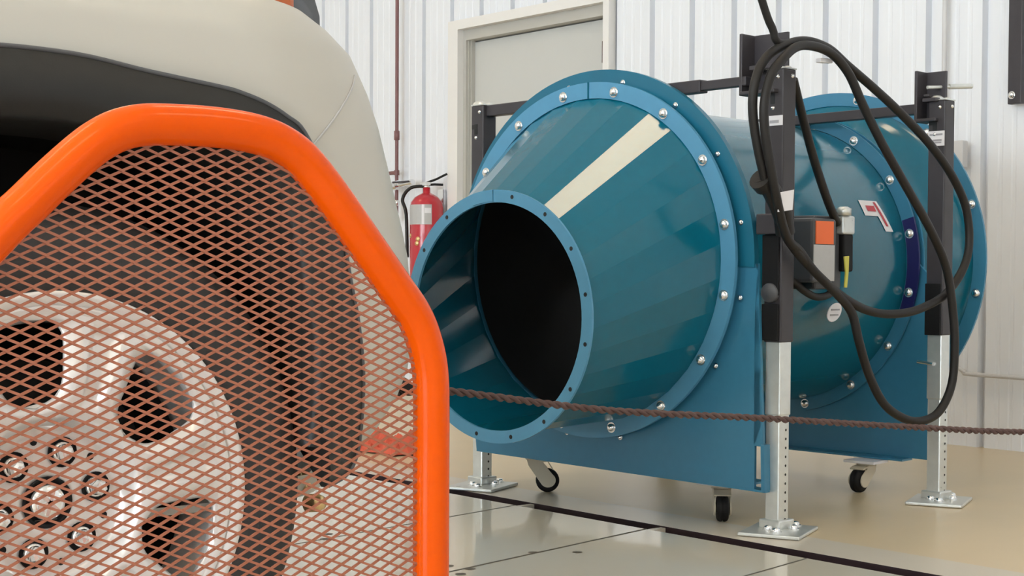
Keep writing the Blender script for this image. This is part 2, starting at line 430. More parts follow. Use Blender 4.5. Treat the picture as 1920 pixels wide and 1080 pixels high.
b.build('housing_flange', M_tealshade, fan, local=True)  # ring over the plate head, carries the paint's shaded tone
# gasket closing the gap between the two flanges
b = MB(); annulus(b, 0, .026, 0, ZC, .478, .512, 64); b.build('gasket', M_teallit, fan, local=True)
# housing tube
def uo(s_): return -.017 * min(1, max(0, s_) / 1.08)
b = MB()
b.grid([ring_pts(s_, uo(s_), ZC, r, 96) for s_, r in ((.02, .470), (.2, .470), (.6, .470), (1.05, .470))], closed=True)
b.build('housing_tube', M_teal, fan, local=True)
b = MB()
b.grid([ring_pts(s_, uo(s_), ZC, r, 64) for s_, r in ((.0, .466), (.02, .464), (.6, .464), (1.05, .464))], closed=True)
b.build('housing_inner_shade', M_dark, fan, local=True)  # near-black inner skin, the unlit interior's shade put into the colour
b = MB(); b.tube([(.50, uo(.5), ZC), (.95, uo(.9), ZC)], .19, 32); b.lathe([(.0001, .16), (.06, .15), (.13, .10), (.17, .03), (.18, 0)], (.50, uo(.5), ZC), (-1, 0, 0), 32)
hub = b.build('impeller_hub', M_dark, fan, local=True)
for k in range(8):
    b = MB(); t0 = 2 * PI * k / 8; rows = []
    for i in range(6):
        r = .18 + .27 * i / 5; tw = rad(55 - 5 * i); row = []
        for j in range(5):
            c = (j / 4 - .5) * .19; sx = .56 + c * math.cos(tw) * .8; tg = c * math.sin(tw); a_ = t0 + tg / r
            row.append(Vector((sx, r * math.cos(a_) + uo(.56), ZC + r * math.sin(a_))))
        rows.append(row)
    b.grid(rows); b.build('blade', M_dark, hub, local=True, mods=[('SOLIDIFY', dict(thickness=.006))])
# rear plate, rear flange, inlet bell, outer ring
RU = -.017; RZc = .745
arc = [(RU + .50 * math.cos(rad(a)), RZc + .50 * math.sin(rad(a))) for a in range(0, 181, 3)]
b = saddle([(x - RU, z) for x, z in arc] + [(-.535, .735), (-.545, .108), (.53, .118), (.53, .735)], RZc, .472, 1.040, 1.052, 'rear_plate', M_teallit)
for v in b.v: v.y += RU
b.prism([(.50, .1178), (-.50, .1083), (-.50, .102), (.50, .112)], lambda a, z, h: Vector((h, a, z)), .985, 1.052)
b.build('rear_plate', M_teallit, fan, local=True)
b = MB(); annulus(b, 1.022, 1.032, RU, RZc, .470, .512); annulus(b, 1.056, 1.066, RU, RZc, .470, .512); b.build('rear_flange', M_teallit, fan, local=True)
for k in range(16):
    t_ = rad(11.25 + 22.5 * k); put_bolt(fan, (1.022, RU + .489 * math.cos(t_), RZc + .489 * math.sin(t_)))
b = MB(); n_ = 16; A_ = [rad(163 + 36 * j / n_) for j in range(n_ + 1)]
b.grid([[Vector((s_, RU + r * math.cos(t_), RZc + r * math.sin(t_))) for t_ in A_] for s_, r in ((1.030, .4725), (1.0205, .4725), (1.0205, .514), (1.030, .514))], smooth=False)
o = b.build('blue_strip', M_navy, fan, local=True); o['label'] = 'navy blue strip on the rear flange'  # navy strip along an arc of the rear flange
OU, OZ = -.066, .756
b = MB(); rows = []
for i in range(9):
    t_ = i / 8; r = .470 + .088 * (1 - math.cos(t_ * PI / 2)) * 1.0; s_ = 1.066 + .18 * math.sin(t_ * PI / 2)
    q_ = t_; rows.append(ring_pts(s_, RU + (OU - RU) * q_, RZc + (OZ - RZc) * q_, r, 96))
b.grid(rows, closed=True); b.build('inlet_bell', M_teal, fan, local=True)
b = MB(); annulus(b, 1.240, 1.250, OU, OZ, .545, .590); b.build('inlet_ring', M_teallit, fan, local=True)
for k in range(12):
    t_ = rad(11 + 30 * k); put_bolt(fan, (1.240, OU + .568 * math.cos(t_), OZ + .568 * math.sin(t_)))
# inlet guard of wire rings
b = MB()
for r in (.08, .16, .24, .32, .40, .48): b.tube(ring_pts(1.252, OU, OZ, r, 48), .003, 6, closed=True)
for k in range(6):
    t_ = PI * k / 6; b.tube([(1.256, OU + .56 * math.cos(t_), OZ + .56 * math.sin(t_)), (1.256, OU - .56 * math.cos(t_), OZ - .56 * math.sin(t_))], .004, 6)
b.build('inlet_guard', M_blackmatte, fan, local=True)
# casters
def caster(wpos, trail_deg, ztop):
    """wpos = world point under the wheel; trail = direction from swivel to wheel"""
    td = Vector((math.cos(rad(trail_deg)), math.sin(rad(trail_deg)), 0)); sd = Vector((-td.y, td.x, 0))
    W = Vector((wpos[0], wpos[1], .038)); S = W - td * .042
    def L_(b_): b_.v = [FL(p) for p in b_.v]; return b_
    b = MB(); rot = Matrix.Rotation(FY, 3, 'Z')
    b.m = 1; b.box((S.x, S.y, ztop - .004), (.095, .110, .008), rot); b.m = 0; b.lathe([(.0001, 0), (.028, 0), (.030, -.012), (.0001, -.012)], (S.x, S.y, ztop - .006), (0, 0, 1), 20)
    root = L_(b).build('caster', [M_cream, M_label], fan, local=True)
    b = MB(); z0 = ztop - .022; ht = z0 + .006
    side = [(-.026, ht), (.016, ht)] + [(.042 + .025 * math.cos(rad(a)), .040 + .023 * math.sin(rad(a))) for a in range(50, -150, -14)] + [(-.020, ht - .022)]
    fn = lambda a, z, h: Vector((S.x, S.y, z)) + td * a + sd * h
    for sg in (-1, 1): b.prism(side, fn, sg * .0205, sg * .0245)
    hood = [(-.026, ht), (.016, ht), (.040, ht - .002), (.058, .078), (.056, .074), (.040, ht - .008), (.012, ht - .012), (-.012, ht - .020), (-.020, ht - .022)]
    b.prism(hood, fn, -.0243, .0243)
    L_(b).build('fork', M_cream, root, local=True)
    b = MB(); b.lathe([(.012, -.017), (.030, -.017), (.0355, -.014), (.038, -.008), (.038, -.003), (.0345, 0), (.038, .003), (.038, .008), (.0355, .014), (.030, .017), (.012, .017)], W, sd, 32)
    b.m = 1; b.lathe([(.0001, -.019), (.012, -.019), (.012, .019), (.0001, .019)], W, sd, 16)
    L_(b).build('wheel', [M_blackmatte, M_zinc], root, local=True)
caster((3.268, 3.650), -38, .124)
caster((3.262, 2.895), -134, .108)
caster((4.055, 3.012), 186, .102)
caster((4.000, 3.800), -30, .108)
# control box on the tube
CB = Vector((3.585, 2.80, .775)); rotb = Matrix.Rotation(.07, 3, 'Z')
def fb(b_): b_.v = [FL(p) for p in b_.v]; return b_
b = MB(); b.bbox((3.520, 2.800, .775), (.120, .110, .185), .010, rotb); b.bbox((3.590, 2.832, .770), (.14, .09, .215), .008, rotb)
cbx = fb(b).build('control_box', M_box, fan, local=True)
b = MB(); b.box((3.518, 2.7425, .826), (.088, .003, .066), rotb); o = fb(b).build('orange_label', M_orangelab, cbx, local=True); o['label'] = 'orange warning label'
b = MB(); b.prism([(-.052, .052), (.052, .052), (.052, -.052), (.016, -.052), (-.052, -.002)], lambda a, z, h: Vector((3.516, 2.7430, .739)) + rotb @ Vector((a, h, z)), -.0015, .0015)
o = fb(b).build('silver_label', M_greylab, cbx, local=True); o['label'] = 'silver rating label'
b = MB(); b.bbox((3.668, 2.80, .852), (.062, .06, .055), .006, rotb); b.lathe([(.0001, 0), (.022, 0), (.022, .02), (.012, .026), (.0001, .026)], (3.655, 2.78, .88), (0, 0, 1), 16)
fb(b).build('conduit_fitting', M_galv, cbx, local=True)
b = MB(); b.bbox((3.672, 2.80, .770), (.05, .05, .11), .005, rotb); fb(b).build('switch_block', M_blackmatte, cbx, local=True)
b = MB(); b.prism([(-.012, .046), (.013, .048), (.011, .0), (.004, -.045), (-.008, -.045), (-.003, 0)], lambda a, z, h: Vector((3.655, 2.770, .713)) + rotb @ Vector((a, h, z)), -.002, .002)
fb(b).build('yellow_tag', M_yellow, cbx, local=True)
b = MB()
b.tube(catmull([(3.44, 2.80, .69), (3.49, 2.785, .655), (3.55, 2.79, .640), (3.62, 2.80, .650), (3.66, 2.82, .68)], 6), .011, 10); fb(b).build('wire_loop', M_rubber, cbx, local=True)
# oval tag, red label
b = MB(); b.prism([(.040 * math.cos(a), .030 * math.sin(a)) for a in [2 * PI * k / 24 for k in range(24)]], lambda a, z, h: Vector((3.722, 2.862, .592)) + Matrix.Rotation(.14, 3, 'Z') @ Vector((a + z * .5, h, z * .95)), -.001, .002)
ot = fb(b).build('oval_label', M_label, fan, local=True)
b = MB()
for zz in (.008, -.008): b.box((3.722 + zz * .4, 2.8600, .592 + zz), (.048, .002, .005), Matrix.Rotation(.14, 3, 'Z'))
fb(b).build('oval_label_text', M_labeltxt, ot, local=True)
def tube_pt(s_, z, lift=.001):
    dz = z - ZC; return Vector((s_, uo(s_) - math.sqrt((.470 + lift) ** 2 - dz * dz), z))
def curved_label(s0, s1, z0, z1, name, matl, parent, lift, skew=0.0):
    b = MB(); nz = 6
    b.grid([[tube_pt(s_ + skew * (z0 + (z1 - z0) * j / nz - z0), z0 + (z1 - z0) * j / nz, lift) for s_ in (s0, s1)] for j in range(nz + 1)])
    return b.build(name, matl, parent, local=True)
rl = curved_label(.800, .905, .893, .942, 'warning_label', M_label, fan, .002, -.25)
curved_label(.822, .874, .908, .926, 'red_panel', M_red, rl, .0035, -.25)
rl2 = curved_label(.905, .952, .845, .942, 'side_label', M_label, fan, .002, -.55)
curved_label(.912, .926, .862, .938, 'side_label_stripe', M_red, rl2, .0035, -.55)

# ================================================================== POST FRAME
fr = thing('post_frame', 'frame of three black and galvanised posts with crossbars around the teal fan', 'frame', (3.25, 2.686, 0))
def post(cx, cy, yaw, zsl, ztop, label_z, lh, near):
    R3 = Matrix.Rotation(yaw, 3, 'Z'); P = lambda a, b_, z: Vector((cx, cy, z)) + R3 @ Vector((a, b_, 0))
    b = MB()   # galvanised inner tube
    b.bbox((cx, cy, .18), (.046, .046, .35), .004, R3)
    b.bbox((cx, cy, .44), (.051, .051, .24), .004, R3)
    leg = b.build('leg', M_galv, fr)
    for sg in (-1, 1):
        b = MB()
        for k in range(13): b.lathe([(.0001, .0236), (.0038, .0236)], P(.006, 0, .035 + .0245 * k), R3 @ Vector((0, sg, 0)), 10)
        b.build('punched_holes', M_dark, leg)
    b = MB()
    b.bbox(P(-.022, -.022, .006), (.20, .17, .010), .003, Matrix.Rotation(yaw + .35, 3, 'Z'))
    b.bbox((cx, cy, .022), (.070, .070, .026), .004, R3)
    bp = b.build('base_plate', M_galv, fr)
    for q in ((-.052, -.01), (.006, -.052), (.06, -.02), (-.07, -.05)):
        b = MB(); bolt_mesh(b, P(q[0], q[1], .011), (0, 0, 1)); b.build('anchor_bolt', M_zinc, bp)
    b = MB(); b.bbox((cx, cy, (zsl + ztop) / 2), (.058, .058, ztop - zsl), .004, R3); sl = b.build('sleeve', M_black, fr)
    b = MB(); b.prism([(-.030, -.030), (.030, -.030), (.030, .030), (-.030, .030)], lambda a, c, h: P(a, c, h), ztop, ztop + .004)
    b.lathe([(.0001, .016), (.012, .014), (.020, .008), (.024, 0)], P(-.008, .012, ztop + .002), (0, 0, 1), 16)
    b.lathe([(.0001, .010), (.010, .008), (.014, 0)], P(.014, -.010, ztop + .002), (0, 0, 1), 16)
    b.build('post_cap', M_galv, fr)
    for (xx, yy, z, ax_) in ((0, -.010, ztop - .022, (-1, 0, 0)), (0, .006, ztop - .105, (-1, 0, 0)), (.012, 0, ztop - .018, (0, -1, 0))):
        b = MB(); b.lathe([(.0001, .034), (.004, .033), (.006, .029)], P(xx, yy, z), R3 @ Vector(ax_), 12); b.build('screw', M_zinc, sl)
    b = MB(); b.box(P(-.0292, .006, ztop - .078), (.002, .014, .034), R3); b.box(P(-.0294, .014, ztop - .070), (.002, .022, .014), R3); b.build('keyhole_slot', M_dark, sl)
    if label_z:
        b = MB(); b.box(P(-.0300, 0, label_z), (.002, .056, lh), R3); lb = b.build('label', M_label, sl)
        b = MB()
        if lh < .035: b.box(P(-.0312, -.001, label_z - .003), (.001, .030, .008), R3)
        else:
            b.box(P(-.0312, 0, label_z + .012), (.001, .044, .005), R3); b.box(P(-.0312, -.004, label_z - .006), (.001, .030, .006), R3); b.box(P(-.0312, 0, label_z - .013), (.001, .036, .004), R3)
        b.build('label_print', M_labeltxt, lb)
    return sl, P, R3
slF, PF, RF = post(3.254, 2.690, .065, .520, 1.262, 1.122, .027, True)
slL, PL, RL = post(3.182, 3.878, .065, .520, 1.254, 0, 0, False)
slR, PR, RR = post(4.082, 2.737, .065, .520, 1.246, 1.128, .046, True)
# clamp collar, knob and dark inserts on the near post
b = MB(); b.bbox(PF(-.012, .006, .842), (.082, .070, .056), .004, RF); b.build('clamp_collar', M_black, slF)
b = MB(); b.bbox(PF(-.0325, .004, .73), (.008, .054, .165), .002, RF); b.build('black_insert', M_blackmatte, slF)
b = MB(); b.lathe([(.0001, .014), (.024, .014), (.027, .010), (.027, 0)], PF(-.029, .004, .655), RF @ Vector((-1, 0, 0)), 24); b.build('knob', M_box, slF)
b = MB(); b.bbox(PF(-.0325, .004, .575), (.008, .054, .10), .002, RF); b.build('black_insert', M_blackmatte, slF)
b = MB(); b.bbox(PR(-.0325, .002, .60), (.008, .054, .16), .002, RR); b.build('black_insert', M_blackmatte, slR)
b = MB(); b.tube([PR(-.02, .06, .435), PR(-.03, .00, .430)], .006, 8); b.build('pin', M_zinc, slR)
# crossbars
def bar(p, q, h, name):
    p = Vector(p); q = Vector(q); d_ = (q - p); L_ = d_.length; c = (p + q) / 2
    rot = Vector((0, 1, 0)).rotation_difference(d_.normalized()).to_matrix()
    b = MB(); b.bbox(c, (h, L_, h), .003, rot); return b.build(name, M_black, fr)
cb1 = bar((3.187, 3.855, 1.236), (3.213, 2.935, 1.236), .036, 'crossbar')
b = MB(); p, q_ = Vector((3.212, 2.95, 1.236)), Vector((3.216, 2.775, 1.236)); b.bbox((p + q_) * 0.5, (.026, .18, .026), .003, Matrix.Rotation(.02, 3, 'Z')); b.build('sliding_bar', M_black, cb1)
cb2 = bar((4.075, 3.90, 1.226), (4.080, 2.82, 1.226), .032, 'crossbar')
# brackets with channel section
def bracket(o, zt, zb, wd, dp, sl):
    b = MB(); x, y = o
    b.bbox((x, y, (zt + zb) / 2), (.070, .010, zt - zb), .002, RF)          # web
    b.bbox((x + .030, y - wd / 2, (zt + zb) / 2 + .004), (.008, wd, zt - zb - .008), .002, RF)
    b.bbox((x - .002, y - wd / 2, zb + .006), (.066, wd, .010), .002, RF)
    b.bbox((x + .002, y - wd / 2 - .01, (zt + zb) / 2 - .012), (.06, wd * .7, .012), .002, RF)
    return b.build('bracket', M_black, fr)
br1 = bracket((3.236, 2.792), 1.366, 1.196, .115, .07, slF)
br2 = bracket((4.066, 2.800), 1.340, 1.180, .070, .07, slR)
b = MB(); b.tube([(4.045, 2.765, 1.287), (4.205, 2.712, 1.300)], .0055, 10); b.tube([(4.125, 2.74, 1.294), (4.205, 2.712, 1.300)], .0085, 10); b.build('clamp_screw', M_galv, br2)
b = MB(); b.bbox((4.09, 2.768, 1.262), (.10, .020, .008), .002, RF); b.build('clamp_lever', M_black, br2)
b = MB(); b.tube([(3.28, 2.73, 1.352), (3.40, 2.66, 1.335)], .006, 8); b.build('clamp_screw', M_galv, br1)

# ================================================================== POWER CABLE
A1 = [(3.197, 2.63, .825), (3.09, 2.60, .940), (3.036, 2.60, 1.103), (3.037, 2.595, 1.206), (3.093, 2.595, 1.280), (3.218, 2.60, 1.326), (3.332, 2.60, 1.321), (3.430, 2.60, 1.279), (3.534, 2.59, 1.226), (3.654, 2.585, 1.165), (3.791, 2.58, 1.085), (3.915, 2.58, .990), (3.987, 2.58, .890), (3.991, 2.58, .762), (3.904, 2.585, .659), (3.777, 2.59, .610), (3.662, 2.60, .594), (3.55, 2.61, .604), (3.441, 2.62, .645), (3.335, 2.63, .711), (3.242, 2.63, .776)]
B1 = [(3.184, 2.61, .81), (3.09, 2.575, .939), (3.045, 2.572, 1.102), (3.058, 2.568, 1.205), (3.105, 2.565, 1.262), (3.196, 2.578, 1.309), (3.308, 2.577, 1.306), (3.393, 2.574, 1.258), (3.452, 2.565, 1.170), (3.528, 2.555, 1.068), (3.636, 2.55, .954), (3.755, 2.55, .836), (3.844, 2.555, .729), (3.888, 2.56, .604), (3.901, 2.56, .494), (3.895, 2.565, .383), (3.842, 2.57, .307), (3.771, 2.58, .282), (3.694, 2.59, .293), (3.611, 2.60, .340), (3.553, 2.61, .426), (3.507, 2.61, .518), (3.478, 2.615, .600), (3.412, 2.62, .655), (3.319, 2.625, .718), (3.266, 2.63, .769)]
C1 = [(3.318, 2.70, 1.242), (3.388, 2.725, 1.153), (3.47, 2.745, 1.031), (3.558, 2.765, .921), (3.63, 2.785, .856)]
drop = [(3.175, 2.60, 1.316), (3.140, 2.60, 1.312), (3.120, 2.60, 1.322), (3.109, 2.60, 1.345), (3.065, 2.60, 1.415), (2.90, 2.60, 1.75), (2.60, 2.62, 2.5), (2.45, 2.65, 3.6), (2.45, 2.66, HC)]
cab = thing('power_cable', 'thick black power cable coiled over the near post bracket in hanging loops', 'cable', (3.2, 2.62, .8))
for nm, pts in (('loop', A1), ('loop', B1), ('tail', C1), ('drop', drop)):
    b = MB(); cl_ = nm == 'loop'; b.tube(catmull(pts, 8, cl_), .0125 if nm != 'drop' else .0105, 12, closed=cl_); b.build(nm, M_rubber, cab)
b = MB(); rot = Matrix.Rotation(-.5, 3, 'Y')
b.tube([(3.085, 2.615, .965), (3.130, 2.615, .925), (3.185, 2.622, .865), (3.205, 2.630, .815)], .026, 20); b.tube([(3.075, 2.61, .955), (3.100, 2.612, .940)], .031, 16)
b.build('plug', M_rubber, cab)
b = MB(); b.prism([(-.035, -.022), (.028, -.030), (.034, .022), (-.030, .028)], lambda a, z, h: Vector((3.150, 2.5835, .899)) + Vector((a, h + a * .05, z + a * .25)), -.001, .001); b.build('tag', M_label, cab)
b = MB(); b.bbox((3.325, 2.600, 1.284), (.055, .016, .012), .002, Matrix.Rotation(-.05, 3, 'Y')); b.build('cable_tie', M_label, cab)

# ================================================================== ROPE
rp = catmull([(1.53, 2.14, .503), (1.575, 2.085, .497), (1.631, 2.074, .497), (1.953, 2.017, .451), (2.316, 1.953, .420), (2.70, 1.886, .385), (3.05, 1.824, .357), (3.6, 1.73, .335), (4.3, 1.62, .20), (4.75, 1.55, .012)], 40)
b = MB(); L_ = len(rp)
for ph in (0, PI):
    path = []; acc = 0
    for i, p in enumerate(rp):
        if i: acc += (rp[i] - rp[i - 1]).length
        t_ = (rp[min(i + 1, L_ - 1)] - rp[max(i - 1, 0)]).normalized(); a_ = t_.cross(Vector((0, 0, 1))).normalized(); c_ = t_.cross(a_)
        an = ph + acc / .040 * 2 * PI; path.append(p + (a_ * math.cos(an) + c_ * math.sin(an)) * .0034)
    # denser sampling for the twist
    b.tube(catmull(path, 3), .0042, 6)
tag(b.build('tow_rope', M_rope), 'thin maroon twisted rope strung across the front of the teal fan', 'rope')

# ================================================================== WHEEL GUARD
GY = 1.40
g = thing('wheel_guard', 'orange tube hoop with expanded mesh standing in front of the alloy wheel', 'guard', (.746, GY, 0))
full = [Vector((x, GY, z)) for x, z in ((.420, .021), (.420, .30), (.420, .50), (.424, .556), (.440, .603), (.470, .643), (.561, .739), (.587, .764), (.616, .792), (.644, .817), (.663, .831), (.682, .8410), (.705, .8475), (.732, .8500), (.774, .8512), (.812, .8500), (.844, .8460), (.870, .8380), (.897, .8220), (.931, .7880), (.974, .7385), (1.018, .687), (1.045, .655), (1.060, .626), (1.069, .594), (1.0718, .555), (1.072, .46), (1.072, .24), (1.072, .021))]
pth = catmull(full, 6)
b = MB(); b.tube(pth, .0212, 28); b.build('hoop', M_orange, g)
poly = [(p.x, p.z) for p in pth]
def inside(x, z, P_):
    c = False; n = len(P_)
    for i in range(n):
        (x0, z0), (x1, z1) = P_[i], P_[(i + 1) % n]
        if (z0 > z) != (z1 > z) and x < (x1 - x0) * (z - z0) / (z1 - z0) + x0: c = not c
    return c
b = MB()
SWD, LWD = .0121, .0262
wz, wy = .00165, .0011
x0g, x1g = .41, 1.075
rows_n = int(.80 / (SWD / 2))
ncol = int((x1g - x0g) / (LWD / 2))
def seg(p, q):
    d_ = (q - p).normalized(); nz_ = Vector((-d_.z, 0, d_.x)) * .00125
    ny = Vector((0, .0011, 0))
    V = [p - nz_ - ny, p + nz_ - ny, p + nz_ + ny, p - nz_ + ny, q - nz_ - ny, q + nz_ - ny, q + nz_ + ny, q - nz_ + ny]
    b._add(V, [(0, 1, 5, 4), (1, 2, 6, 5), (2, 3, 7, 6), (3, 0, 4, 7)])
for j in range(rows_n):
    zc = .060 + j * SWD / 2
    for i in range(ncol):
        up_ = 1 if (i + j) % 2 == 0 else -1
        xa = x0g + i * LWD / 2
        za, zb = zc - up_ * SWD * .235, zc + up_ * SWD * .235
        ya, yb2 = (GY - up_ * .0008), (GY + up_ * .0008)
        p = Vector((xa - LWD * .01, ya, za)); q_ = Vector((xa + LWD * .51, yb2, zb))
        if inside((p.x + q_.x) / 2, zc, poly): seg(p, q_)
b.build('mesh_panel', M_mesh, g)
b = MB(); b.tube([(.420, GY, .055), (1.072, GY, .055)], .0150, 16); b.build('bottom_rail', M_orange, g)
for x in (.420, 1.072): b = MB(); b.bbox((x, GY, .004), (.09, .16, .008), .002); b.build('foot_plate', M_orange, g)

# ================================================================== VEHICLE
WC = Vector((.831, 1.92, .397))
car = thing('vehicle', 'white vehicle front with black wheel arch flare parked beside the orange wheel guard', 'vehicle', (.831, 2.90, 0))
YS = 1.86; RC = .35; YC = YS + RC; YM = 2.90
# rows: z, corner centre x, roll-in of the section
rowsT = [(.36, 1.115, .070), (.40, 1.135, .045), (.452, 1.159, .014), (.50, 1.180, 0), (.546, 1.202, 0), (.59, 1.209, 0), (.66, 1.209, 0), (.73, 1.201, 0), (.773, 1.190, 0), (.85, 1.168, 0), (.935, 1.142, 0), (.985, 1.121, 0), (1.042, 1.096, .006), (1.076, 1.074, .022), (1.101, 1.062, .046), (1.118, 1.028, .080), (1.130, .99, .13), (1.138, .94, .19), (1.143, .85, .27)]
def lerp_rows(z):
    for i in range(len(rowsT) - 1):
        if rowsT[i][0] <= z <= rowsT[i + 1][0]:
            t_ = (z - rowsT[i][0]) / (rowsT[i + 1][0] - rowsT[i][0]); A_, B_ = rowsT[i], rowsT[i + 1]
            return A_[1] + (B_[1] - A_[1]) * t_, A_[2] + (B_[2] - A_[2]) * t_
    return rowsT[-1][1:]
def section(z, nside=110, narc=40, nfr=14):
    xc, de = lerp_rows(z); r = RC - de; pts = []
    xb = -1.6
    for i in range(nside): pts.append(Vector((xb + (xc - xb) * i / nside, YS + de, z)))
    for i in range(narc + 1):
        a_ = -PI / 2 + PI / 2 * i / narc; pts.append(Vector((xc + r * math.cos(a_), YC + r * math.sin(a_), z)))
    for i in range(1, nfr + 1):
        t_ = i / nfr; pts.append(Vector((xc + r + .10 * (1 - (1 - t_) ** 2), YC + (YM - YC) * t_, z)))
    return pts
zs = []
for i in range(len(rowsT) - 1):
    n = max(1, int((rowsT[i + 1][0] - rowsT[i][0]) / .012)); zs += [rowsT[i][0] + (rowsT[i + 1][0] - rowsT[i][0]) * k / n for k in range(n)]
zs.append(rowsT[-1][0])
# arch outline (outer edge of the flare), mirrored about x = .775
fo = [(1.183, .381), (1.238, .386), (1.280, .398), (1.302, .424), (1.305, .472), (1.299, .552), (1.286, .632), (1.270, .695), (1.256, .757), (1.228, .838), (1.187, .905), (1.156, .926), (1.121, .942), (1.078, .954), (1.045, .959), (.942, .970), (.837, .983), (.747, .993)]
AX = .775
outer = fo[:-1] + [(2 * AX - x, z) for x, z in fo[3:-1]][::-1] + [(.26, .36)]
hole = [(x - .035 * (1 if x > AX else -1) * min(1, abs(x - AX) / .3), z - .030 * max(0, (z - .5) / .45)) for x, z in outer]
hole_poly = hole + [(.29, .30), (1.16, .30)]
b = MB(); secs = [section(z) for z in zs]
nP = len(secs[0])
vs_ = [p for s_ in secs for p in s_]; fs_ = []
for i in range(len(secs) - 1):
    for k in range(nP - 1):
        c = (secs[i][k] + secs[i + 1][k + 1]) / 2
        if c.y < YS + .06 and inside(c.x, c.z, hole_poly): continue
        fs_.append((i * nP + k, i * nP + k + 1, (i + 1) * nP + k + 1, (i + 1) * nP + k))
b._add(vs_, fs_, True)
# far side
mir = [Vector((p.x, 2 * YM - p.y, p.z)) for p in vs_]
b._add(mir, [tuple(f_[::-1]) for i, f_ in enumerate([(i * nP + k, i * nP + k + 1, (i + 1) * nP + k + 1, (i + 1) * nP + k) for i in range(len(secs) - 1) for k in range(nP - 1)])], True)
top = secs[-1]
b.grid([[Vector((p.x, p.y, p.z)) for p in top], [Vector((p.x, YM, p.z + .004)) for p in top], [Vector((p.x, 2 * YM - p.y, p.z)) for p in top]])
b.build('body_shell', M_white, car)
# arch flare
def flare_frame(i, P_):
    a_ = Vector((P_[min(i + 1, len(P_) - 1)][0] - P_[max(i - 1, 0)][0], 0, P_[min(i + 1, len(P_) - 1)][1] - P_[max(i - 1, 0)][1])).normalized()
    n_ = Vector((-a_.z, 0, a_.x)); c = Vector((AX, 0, .45)) - Vector((P_[i][0], 0, P_[i][1]))
    return n_ if n_.dot(c) > 0 else -n_
fpath = catmull([Vector((x, 0, z)) for x, z in outer[1:-1]], 5)
fp2 = [(p.x, p.z) for p in fpath]
b = MB(); rows = []
lipr = []
for i, p in enumerate(fpath):
    n_ = flare_frame(i, fp2); t_ = i / (len(fpath) - 1)
    wdt = .086 + .030 * max(0, (1 - t_ * 6)) + .008 * math.exp(-((p.x - .775) / .25) ** 2)
    base = Vector((p.x, 0, p.z)); row = []
    # body surface bends away at the front of the arch
    xc, de = lerp_rows(max(.36, p.z)); dx = max(0, p.x - xc); ysurf = YS + (RC - math.sqrt(max(0, RC * RC - dx * dx)))
    for (u_, yy) in ((0, .006), (0, -.012), (.004, -.017), (.010, -.018), (.030, -.030), (wdt * .70, -.034), (wdt - .006, -.026), (wdt, -.014), (wdt + .004, .02), (wdt + .010, .10)):
        row.append(base + n_ * u_ + Vector((0, ysurf + yy, 0)))
    rows.append(row); lipr.append(base + n_ * .004 + Vector((0, ysurf - .0155, 0)))
b.grid(rows); b._add(rows[0], [list(range(len(rows[0])))])
fla = b.build('wheel_arch_flare', M_flare, car)
b = MB(); b.tube(lipr, .0035, 8); b.build('flare_lip', M_box, fla)  # lighter grey puts the edge's highlight line into the lip colour
# wheel well
b = MB(); lin = []
for i, p in enumerate(fpath):
    n_ = flare_frame(i, fp2); lin.append((p + n_ * .080))
b.grid([[q_ + Vector((0, y, 0)) for q_ in lin] for y in (1.90, 2.05, 2.30)])
b.prism([(q_.x, q_.z) for q_ in lin], lambda a, z, h: Vector((a, h, z)), 2.29, 2.31)
b.build('wheel_well', M_liner, car)
# bumper seam, sensor, underside
def surf(x, z):
    xc, de = lerp_rows(z); r = RC - de; dx = max(0, x - xc)
    return Vector((x, YC - math.sqrt(max(0, r * r - dx * dx)), z))
b = MB(); b.tube([surf(1.196 + .142 * t_, .874 + .131 * t_) + Vector((.0005, -.0008, 0)) for t_ in [k / 20 for k in range(21)]], .0017, 6); b.build('bumper_seam', M_greylab, car)
q_ = Vector((1.402, 1.967, .860)); b = MB(); b.lathe([(.0001, .004), (.008, .004), (.0095, 0)], q_, Vector((.7, -.7, 0)), 16); b.build('parking_sensor', M_label, car)
b = MB(); b.prism([(-1.5, 1.95), (1.10, 1.95), (1.40, 2.25), (1.50, 2.9), (1.40, 3.55), (1.10, 3.85), (-1.5, 3.85)], lambda a, y, h: Vector((a, y, h)), .372, .384)
ub = b.build('underbody', M_liner, car)
# front face: grille and headlamps
b = MB()
for k in range(5): b.bbox((1.60, YM, .66 + .075 * k), (.10, .92, .030), .008)
b.box((1.585, YM, .81), (.06, 1.0, .40)); b.build('grille', M_flare, car)
def headlamp(sg):
    y0 = YM + sg * .60
    b = MB(); rows = []
    for z, x_, k in ((1.05, 1.420, 1.0), (1.09, 1.440, 1.0), (1.13, 1.440, .99), (1.165, 1.430, .97), (1.192, 1.40, .90), (1.205, 1.35, .7), (1.208, 1.30, .3)):
        row = []
        for j in range(17):
            t_ = -1 + 2 * j / 16; yy = y0 + t_ * .15 * k; xx = x_ - .030 * abs(t_) ** 4 - (1 - k) * .02
            row.append(Vector((xx, yy, z)))
        back = [Vector((1.12, p.y, z)) for p in row[::-1]]
        rows.append(row + back)
    b.grid(rows, closed=True); b._add(rows[-1], [list(range(len(rows[-1])))])
    h = b.build('headlamp', M_lamp, car)
    b = MB(); b.bbox((1.300, y0 + sg * .138, 1.148), (.105, .060, .066), .012); b.build('amber_lens', M_amber, h)
headlamp(-1); headlamp(1)
b = MB(); b.tube(catmull([(1.44, 2.20, .52), (1.50, 2.19, .50), (1.545, 2.15, .495), (1.555, 2.10, .505), (1.52, 2.085, .52), (1.46, 2.12, .53)], 6), .010, 10); b.build('tow_hook', M_blackmatte, car)
